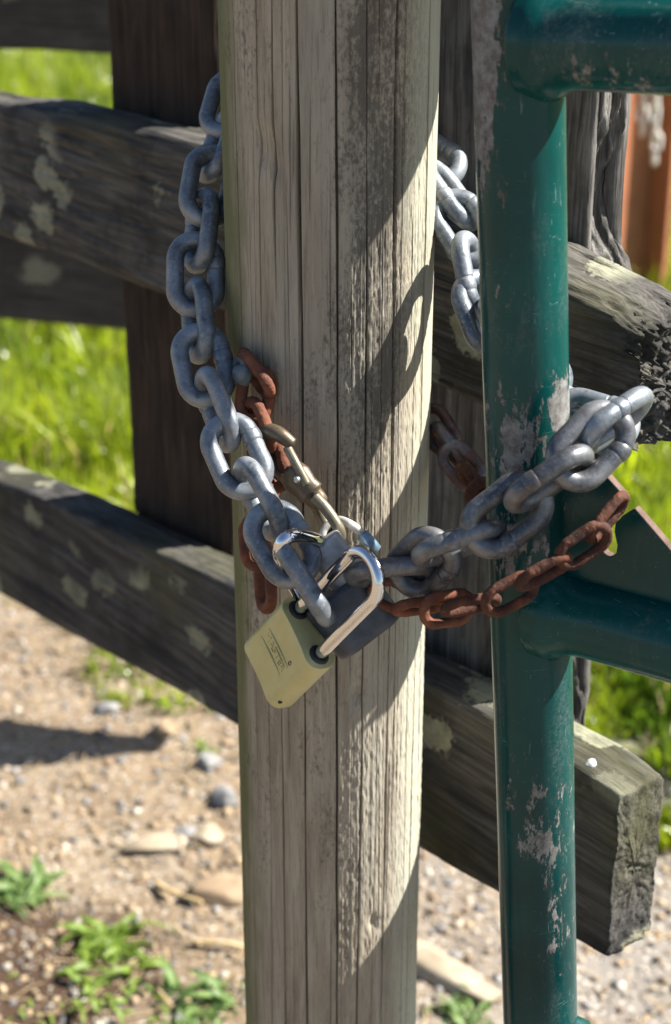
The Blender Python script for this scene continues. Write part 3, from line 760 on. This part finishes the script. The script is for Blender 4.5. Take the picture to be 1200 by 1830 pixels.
# ------------------------------------------------------------ snap hook and wire loop
def build_snap_hook():
    br = mat_plain('bronze', (.105, .080, .055), .45, .5, .3, 90, .25)
    st = mat_plain('bronze_pale', (.16, .14, .10), .4, .5, .3, 90, .2)
    D = .990
    e = empty('snap_hook', PD(555, 885, D)); tag(e, 'bronze snap hook clipped to the rusty chain above the padlocks', 'snap hook')
    pts = [PD(x, y, D + dz) for x, y, dz in ((516, 862, .010), (497, 838, .018), (480, 808, .020), (472, 784, .014), (480, 772, .004), (500, 777, -.003), (523, 794, -.004))]
    path = catmull(pts, 8); m = len(path)
    V, F = tube(path, [.0036 + .0014*math.sin(math.pi*(k/(m-1))**1.6) for k in range(m)], 16); obj('hook', mesh_from('hook', V, F), br, e)
    V, F = tube(catmull([PD(514, 800, D-.004), PD(529, 828, D-.008), PD(549, 866, D-.008)], 8), .0027, 12); obj('gate_bar', mesh_from('gate_bar', V, F), st, e)
    ax = (PD(566, 893, D) - PD(516, 838, D)); prof = [(0, .0050), (.06, .0088), (.3, .0102), (.6, .0086), (.74, .0090), (.80, .0092), (.84, .0074), (.88, .0070), (1.0, .0068), (1.12, .0064), (1.2, .0046)]
    path = [PD(516, 838, D) + ax*t for t, _ in prof]
    V, F = tube(path, [q for _, q in prof], 24, flat=.72); body = obj('body', mesh_from('snap_body', V, F), br, e)
    p = PD(532, 858, D) - CF*.0092
    V, F = tube([p, p - CF*.0016], .0020, 14); obj('rivet', mesh_from('rivet', V, F), mat_plain('rivet_steel', (.5, .5, .5), .3, .9), body)
    V, F = tube(catmull([PD(563, 888, D-.006), PD(585, 912, D-.008), PD(606, 945, D-.008), PD(607, 962, D-.002), PD(592, 950, D+.008), PD(572, 918, D+.010), PD(560, 894, D+.004)], 8), .0034, 14)
    obj('swivel_eye', mesh_from('swivel_eye', V, F), st, e)
    wr = mat_plain('wire_rope', (.50, .49, .47), .45, .5, .2, 200, .4)
    w = empty('wire_loop', PD(640, 965, D)); tag(w, 'thin pale wire loop with blue-grey ferrule on the snap hook eye', 'wire')
    V, F = tube(catmull([PD(664, 974, D+.006), PD(650, 957, D+.004), PD(628, 938, D-.002), PD(604, 930, D+.004), PD(582, 945, D+.004), PD(580, 968, D+.004), PD(596, 990, D+.012), PD(640, 1000, D+.014), PD(664, 985, D+.01)], 8, True), .0026, 12, True)
    obj('wire', mesh_from('wire', V, F), wr, w)
    V, F = tube([PD(648, 955, D+.002), PD(672, 984, D+.004)], .0040, 14); obj('ferrule', mesh_from('ferrule', V, F), mat_plain('ferrule_steel', (.16, .25, .34), .35, .5), w)
build_snap_hook()

# ------------------------------------------------------------ rust-brown post with a white chain, far right
def build_rust_post():
    Yr = 4.45
    b = PG(1166, 522); Yr = b.y
    m = mat_plain('corten', (.34, .125, .058), .75, 0, .18, 9, .2)
    w = .40; d = .10; x1 = b.x
    MR = Matrix.Translation((x1, Yr, 0)) @ Matrix.Rotation(R(42), 4, 'Z') @ Matrix.Translation((-x1, -Yr, 0))
    e = empty('steel_post', (x1 - w/2, Yr, 0)); tag(e, 'blurred rust-brown steel post beyond the split upright', 'post')
    def box(x0, x1, y0, y1, z0, z1, bev):
        bm = bmesh.new(); bmesh.ops.create_cube(bm, size=1)
        for v in bm.verts: v.co = Vector(((x0+x1)/2 + v.co.x*(x1-x0), (y0+y1)/2 + v.co.y*(y1-y0), (z0+z1)/2 + v.co.z*(z1-z0)))
        bmesh.ops.bevel(bm, geom=bm.edges[:], offset=bev, segments=2, affect='EDGES'); me = bpy.data.meshes.new('panel'); bm.to_mesh(me); bm.free(); return me
    obj('web', box(x1 - w, x1 - .022, Yr + .02, Yr + .035, -.1, 1.5, .002), m, e, MR)
    obj('flange', box(x1 - .022, x1, Yr - .045, Yr + .09, -.1, 1.5, .003), m, e, MR)
    wm = mat_plain('white_plastic', (.72, .71, .66), .45, 0, .06, 40, 0)
    me = link_mesh('white_link', .052, .030, .0090, False)
    for lab, ox, n_, z0 in (('longer white plastic chain strand on the rust-brown post', 1172, 6, 150), ('shorter white plastic chain strand on the rust-brown post', 1149, 4, 150)):
        ch = empty('plastic_chain', PY(ox, z0, Yr - .12)); tag(ch, lab, 'chain')
        for k in range(n_):
            obj('link', me, wm, ch, link_matrix(ox + 2*math.sin(k*2.1), z0 + k*26, PY(ox, z0 + k*26, Yr - .12).y/(ray(ox, z0 + k*26).y), 4*math.cos(k), 50, -10, 20 + 55*(k % 2)))
build_rust_post()

# ------------------------------------------------------------ stones, pebbles, twigs
def stone_mesh(name, sx, sy, sz, seed, sub=3):
    bm = bmesh.new(); bmesh.ops.create_icosphere(bm, subdivisions=sub, radius=1)
    V = np.array([tuple(v.co) for v in bm.verts]); r = 1 + .45*fbm(V[:, 0]*1.4, V[:, 1]*1.4, V[:, 2]*1.4, seed, 3)
    V = V*r[:, None]
    for q in range(7):                                         # broken facets
        u = np.random.default_rng(seed*7 + q).normal(size=3); u /= np.linalg.norm(u); dd = V @ u; V = V - np.clip(dd - .72, 0, None)[:, None]*u
    V = V*[sx, sy, sz]
    for v, q in zip(bm.verts, V): v.co = Vector(q)
    for f in bm.faces: f.smooth = True
    me = bpy.data.meshes.new(name); bm.to_mesh(me); bm.free(); return me
def mat_stone(name, a, b):
    n = NT(name); x = n.noise(n.co, 40, 5, .65); y = n.noise(n.co, 300, 3, .6)
    n.set(col=n.ramp(x, [(.3, a), (.7, b)]), rough=.9, spec=.2); n.bump(y, .4, .002); return n.m
cream = mat_stone('cream_stone', (.22, .175, .12), (.37, .315, .235)); greyst = mat_stone('grey_stone', (.12, .122, .125), (.27, .265, .255)); tan = mat_stone('tan_stone', (.16, .115, .075), (.27, .20, .13))
for (px, py, sx, sy, sz, mt, rot, lab) in [
        (285, 1512, .052, .020, .014, cream, .1, 'long flat pale stone on the gravel left of the post'),
        (330, 1492, .020, .016, .013, greyst, .6, 'small grey stone touching the long flat pale stone'),
        (372, 1497, .028, .020, .016, cream, -.2, 'cream stone on the gravel right of the long flat stone'),
        (402, 1606, .046, .030, .016, tan, .2, 'broad tan stone half hidden by the foot of the round post'),
        (374, 1374, .020, .017, .018, greyst, .3, 'whitish stone below the bright seedling near the lower rail'),
        (292, 1308, .022, .020, .016, tan, .0, 'tan stone at the edge of the shade under the lower rail'),
        (400, 1432, .026, .020, .018, greyst, -.7, 'dark grey stone by the left edge of the round post'),
        (188, 1268, .022, .016, .012, greyst, .4, 'grey stone lying in the shaded gravel at the left'),
        (795, 1745, .085, .028, .016, cream, -.75, 'long slanting pale slab on the gravel right of the round post'),
        (720, 1452, .02, .016, .014, greyst, .3, 'small stone on the gravel under the lower rail')][:9]:
    p = PG(px, py); o = obj('stone', stone_mesh('stone', sx, sy, sz, px), mt, None, Matrix.Translation((p.x, p.y, float(gz(p.x, p.y)) + sz*.35)) @ Matrix.Rotation(rot, 4, 'Z'))
    tag(o, lab, 'stone', 'stones on the gravel path')
def attr_color(me, cols):
    at = me.color_attributes.new('tint', 'FLOAT_COLOR', 'POINT'); at.data.foreach_set('color', cols.ravel())
def build_pebbles():
    bm = bmesh.new(); bmesh.ops.create_icosphere(bm, subdivisions=1, radius=1); bm.verts.index_update()
    V0 = np.array([tuple(v.co) for v in bm.verts]); F0 = np.array([[v.index for v in f.verts] for f in bm.faces]); bm.free()
    n = 24000; Y = 1.25 + rng.random(n)**1.2*2.1; X = (rng.random(n) - .5)*(Y*.62 + .2)
    keep = Y < fence_line(X) + .25*rng.random(n); X, Y = X[keep], Y[keep]; n = len(X)
    s = .0015 + .0065*rng.random(n)**8 + .0014*rng.random(n)
    Z = gz(X, Y) + s*.2
    ang = rng.random(n)*6.28; ca, sa = np.cos(ang), np.sin(ang)
    st = np.stack([.8 + .5*rng.random(n), .7 + .4*rng.random(n), .45 + .35*rng.random(n)], -1)*s[:, None]
    P = V0[None]*(1 + .25*rng.standard_normal((n, len(V0), 1)).clip(-1, 1))*st[:, None]
    Q = np.empty_like(P); Q[..., 0] = P[..., 0]*ca[:, None] - P[..., 1]*sa[:, None]; Q[..., 1] = P[..., 0]*sa[:, None] + P[..., 1]*ca[:, None]; Q[..., 2] = P[..., 2]
    Q += np.stack([X, Y, Z], -1)[:, None]
    F = (F0[None] + (np.arange(n)*len(V0))[:, None, None]).reshape(-1, 3)
    me = mesh_from('pebbles', Q.reshape(-1, 3), F)
    pal = np.array([(.30, .24, .17), (.38, .32, .25), (.19, .185, .185), (.27, .26, .25), (.46, .42, .35), (.22, .15, .10), (.40, .30, .19), (.33, .25, .17)])
    c = pal[rng.integers(0, len(pal), n)]*(.50 + .5*rng.random((n, 1))); c = np.concatenate([c, np.ones((n, 1))], 1)
    attr_color(me, np.repeat(c, len(V0), 0))
    m = NT('pebble'); a = m.node('ShaderNodeAttribute'); a.attribute_name = 'tint'; m.set(col=a.outputs['Color'], rough=.9, spec=.2)
    o = obj('gravel', me, m.m); o['kind'] = 'stuff'; tag(o, 'loose tan and grey gravel covering the path', 'gravel')
build_pebbles()
def twig(pts, r, mat, lab):
    path = catmull([PG(x, y) + Vector((0, 0, h)) for x, y, h in pts], 6)
    path = [Vector((p.x, p.y, p.z + float(gz(p.x, p.y)))) for p in path]
    V, F = tube(path, [r*(1 - .5*k/len(path)) for k in range(len(path))], 8); tag(obj('twig', mesh_from('twig', V, F), mat), lab, 'twig')
straw = mat_plain('straw', (.42, .31, .16), .8, 0, .3, 80, .2); bark = mat_plain('dark_twig', (.03, .025, .02), .8, 0, .3, 80, .2)
twig([(280, 1585, .008), (305, 1605, .012), (330, 1615, .010), (362, 1627, .006)], .005, straw, 'bent straw-coloured twig on the gravel left of the post')
twig([(316, 1485, .02), (335, 1515, .02), (365, 1555, .015), (410, 1612, .010)], .0016, bark, 'thin dark twig lying across the pale stones')
twig([(345, 1694, .008), (390, 1702, .010), (436, 1708, .008)], .004, straw, 'straight pale straw on the gravel beside the post foot')

# ------------------------------------------------------------ weeds
def mat_leaf(name, a, b):
    n = NT(name); x = n.noise(n.co, 60, 4, .6); oi = n.node('ShaderNodeObjectInfo')
    c = n.mixc(oi.outputs['Random'], n.ramp(x, [(.3, a), (.7, b)]), n.ramp(x, [(.3, b), (.7, tuple(min(1, q*1.3) for q in b))]))
    n.set(col=c, rough=.5, spec=.4)
    tr = n.node('ShaderNodeBsdfTranslucent'); n.put(tr.inputs[0], tuple(min(1, q*1.6) for q in b)); mx = n.node('ShaderNodeMixShader'); mx.inputs[0].default_value = .35
    n.t.links.new(n.b.outputs[0], mx.inputs[1]); n.t.links.new(tr.outputs[0], mx.inputs[2]); n.t.links.new(mx.outputs[0], n.out.inputs[0]); return n.m
leafy = mat_leaf('weed_leaf', (.05, .10, .012), (.15, .22, .03)); leafblue = mat_leaf('weed_leaf_blue', (.05, .095, .025), (.13, .20, .06))
def leaf_mesh(name, L, W, curl, seed):
    n = 12; V = []; F = []; rr = random.Random(seed)
    for k in range(n+1):
        t = k/n; w = W*(math.sin(math.pi*min(1, t**.7*.97 + .03))**.9)*.5*(1 + .28*rr.uniform(-1, 1)*(k % 2)) + .0005
        x = L*t*(1 - .15*curl*t); z = L*(.45*t - (.45 + curl)*t*t*.9) + .002; sy = L*.10*math.sin(t*2.4 + seed)*t
        for s in (-1, -.5, 0, .5, 1): V.append((x, s*w + sy, z + abs(s)*w*.45 + rr.uniform(-.0006, .0006)))
    for k in range(n):
        for j in range(4): a = k*5 + j; F.append((a, a+1, a+6, a+5))
    return mesh_from(name, V, F)
LV = [leaf_mesh('leaf', .070, .0165, .35, 1), leaf_mesh('leaf', .052, .0150, .2, 2), leaf_mesh('leaf', .034, .0120, 0, 3), leaf_mesh('leaf', .075, .0100, .5, 4), leaf_mesh('leaf', .045, .0090, .3, 5), leaf_mesh('leaf', .022, .0100, .1, 6)]
LB = [m_.copy() for m_ in LV]
def weed(px, py, n, size, mat, lab, seed, upr=0.0, spread=.0):
    rr = random.Random(seed); p = PG(px, py); z = float(gz(p.x, p.y)); e = empty('weed', (p.x, p.y, z)); tag(e, lab, 'weed', 'weeds on the gravel path')
    for k in range(n):
        a = k*2.4 + rr.uniform(-.3, .3); me = (LB if mat is leafblue else LV)[rr.randrange(6)]; s = size*rr.uniform(.6, 1.2)
        tilt = rr.uniform(-.15, .55) + upr*rr.random()
        q = Vector((p.x + spread*rr.uniform(-1, 1), p.y + spread*rr.uniform(-1, 1), z))
        obj('leaf', me, mat, e, Matrix.Translation(q) @ Matrix.Rotation(a, 4, 'Z') @ Matrix.Rotation(-tilt, 4, 'Y') @ Matrix.Rotation(rr.uniform(-.5, .5), 4, 'X') @ Matrix.Scale(s, 4))
weed(35, 1595, 80, .80, leafblue, 'big leafy weed cut by the left edge of the picture', 1, .45, .035)
weed(192, 1690, 95, .80, leafy, 'bright green rosette weed in the lower left', 2, .35, .028)
weed(215, 1775, 70, .6, leafy, 'low spreading weed below the bright green rosette', 3, .3, .06)
weed(368, 1812, 70, .66, leafblue, 'bluish green weed at the foot of the round post', 4, .5, .045)
weed(832, 1822, 60, .52, leafblue, 'small pale green weed between the post and the pipe', 5, .6, .035)
weed(366, 1345, 14, .5, leafy, 'sunlit seedling beside the whitish stone', 6, .8, .012)
weed(300, 1262, 14, .5, leafy, 'shaded seedling under the lower rail', 7, .8, .03)
weed(110, 1800, 26, .4, leafy, 'tiny weed in the dark soil at lower left', 8, .5, .07)

def build_litter():
    n = 900; Y = 1.45 + 1.3*rng.random(n); X = (rng.random(n) - .5)*(Y*.56); a = rng.random(n)*6.28; L = .008 + .035*rng.random(n)**2; w = .0006 + .0012*rng.random(n)
    z = gz(X, Y) + .004 + .004*rng.random(n); dx, dy = np.cos(a)*L, np.sin(a)*L; ox, oy = -np.sin(a)*w, np.cos(a)*w; k = .003*rng.standard_normal(n)
    V = np.stack([np.stack([X - dx - ox, Y - dy - oy, z - .002], -1), np.stack([X - dx + ox, Y - dy + oy, z - .002], -1), np.stack([X + oy*3 + ox, Y + oy, z + .003 + k], -1), np.stack([X + oy*3 - ox, Y - oy, z + .003 + k], -1), np.stack([X + dx + ox*.3, Y + dy + oy*.3, z], -1), np.stack([X + dx - ox*.3, Y + dy - oy*.3, z], -1)], 1).reshape(-1, 3)
    F = ((np.arange(n)*6)[:, None, None] + np.array([[0, 1, 2, 3], [3, 2, 4, 5]])[None]).reshape(-1, 4)
    o = obj('dry_litter', mesh_from('dry_litter', V, F, False), mat_plain('litter', (.26, .19, .105), .85, 0, .5, 7, 0)); o['kind'] = 'stuff'; tag(o, 'scattered bits of dry straw on the gravel path', 'straw')
build_litter()

# ------------------------------------------------------------ grass
def build_grass():
    def blades(n, Y, X, h, w, lean, col):
        a = rng.random(n)*2*np.pi; la = a + rng.normal(0, .8, n); ln = lean*rng.random(n)
        t = np.array([0, .4, .75, 1.0]); wd = np.array([1, .85, .5, .02])
        z0 = gz(X, Y) - .005
        cx = X[:, None] + (ln*h)[:, None]*np.cos(la)[:, None]*t**1.8; cy = Y[:, None] + (ln*h)[:, None]*np.sin(la)[:, None]*t**1.8
        cz = z0[:, None] + h[:, None]*t*(1 - .35*ln[:, None]*t)
        ox = (-np.sin(a)*w)[:, None]*wd; oy = (np.cos(a)*w)[:, None]*wd
        V = np.stack([np.stack([cx - ox, cy - oy, cz], -1), np.stack([cx + ox, cy + oy, cz], -1)], 2)      # n,4,2,3
        b = (np.arange(n)*8)[:, None, None]; q = np.array([[0, 1, 3, 2], [2, 3, 5, 4], [4, 5, 7, 6]])[None]
        return V.reshape(-1, 3), (b + q).reshape(-1, 4), np.repeat(np.concatenate([col, np.ones((n, 1))], 1), 8, 0)
    n = 120000
    Y = 2.0 + 11*rng.random(n)**1.8; X = (rng.random(n) - .5)*(Y*.66 + .8)
    d = Y - fence_line(X); keep = (d > .06 + .48*fbm(X*5, Y*5, 0, 91, 3)); X, Y, d = X[keep], Y[keep], d[keep]; n = len(X)
    tall = (.5 + .8*sstep(.0, .8, d))*(1 + .8*fbm(X*5, Y*5, 0, 92, 2))
    h = (.05 + .085*rng.random(n))*tall; w = .0018 + .0036*rng.random(n)**1.5
    cl = np.clip(.5 + .9*fbm(X*6, Y*6, 4, 93, 3), 0, 1)
    base = np.array([(.07, .13, .010)])*(1 - cl[:, None]) + np.array([(.30, .36, .020)])*cl[:, None]
    col = base*(.45 + 1.0*rng.random((n, 1)))
    dry = rng.random(n) < .05; col[dry] = np.array([.40, .33, .17])*(.7 + .5*rng.random((dry.sum(), 1)))
    V, F, C = blades(n, Y, X, h, w, .9, col)
    me = mesh_from('grass', V, F, False); attr_color(me, C)
    m = NT('grass_blade'); a = m.node('ShaderNodeAttribute'); a.attribute_name = 'tint'; m.set(col=a.outputs['Color'], rough=.33, spec=.6)
    tr = m.node('ShaderNodeBsdfTranslucent'); m.put(tr.inputs[0], m.mixc(1.0, a.outputs['Color'], (1.5, 1.5, .9), 'MULTIPLY')); mx = m.node('ShaderNodeMixShader'); mx.inputs[0].default_value = .45
    m.t.links.new(m.b.outputs[0], mx.inputs[1]); m.t.links.new(tr.outputs[0], mx.inputs[2]); m.t.links.new(mx.outputs[0], m.out.inputs[0])
    o = obj('grass', me, m.m); o['kind'] = 'stuff'; tag(o, 'bright lush grass growing behind the gates and fence', 'grass')
build_grass()
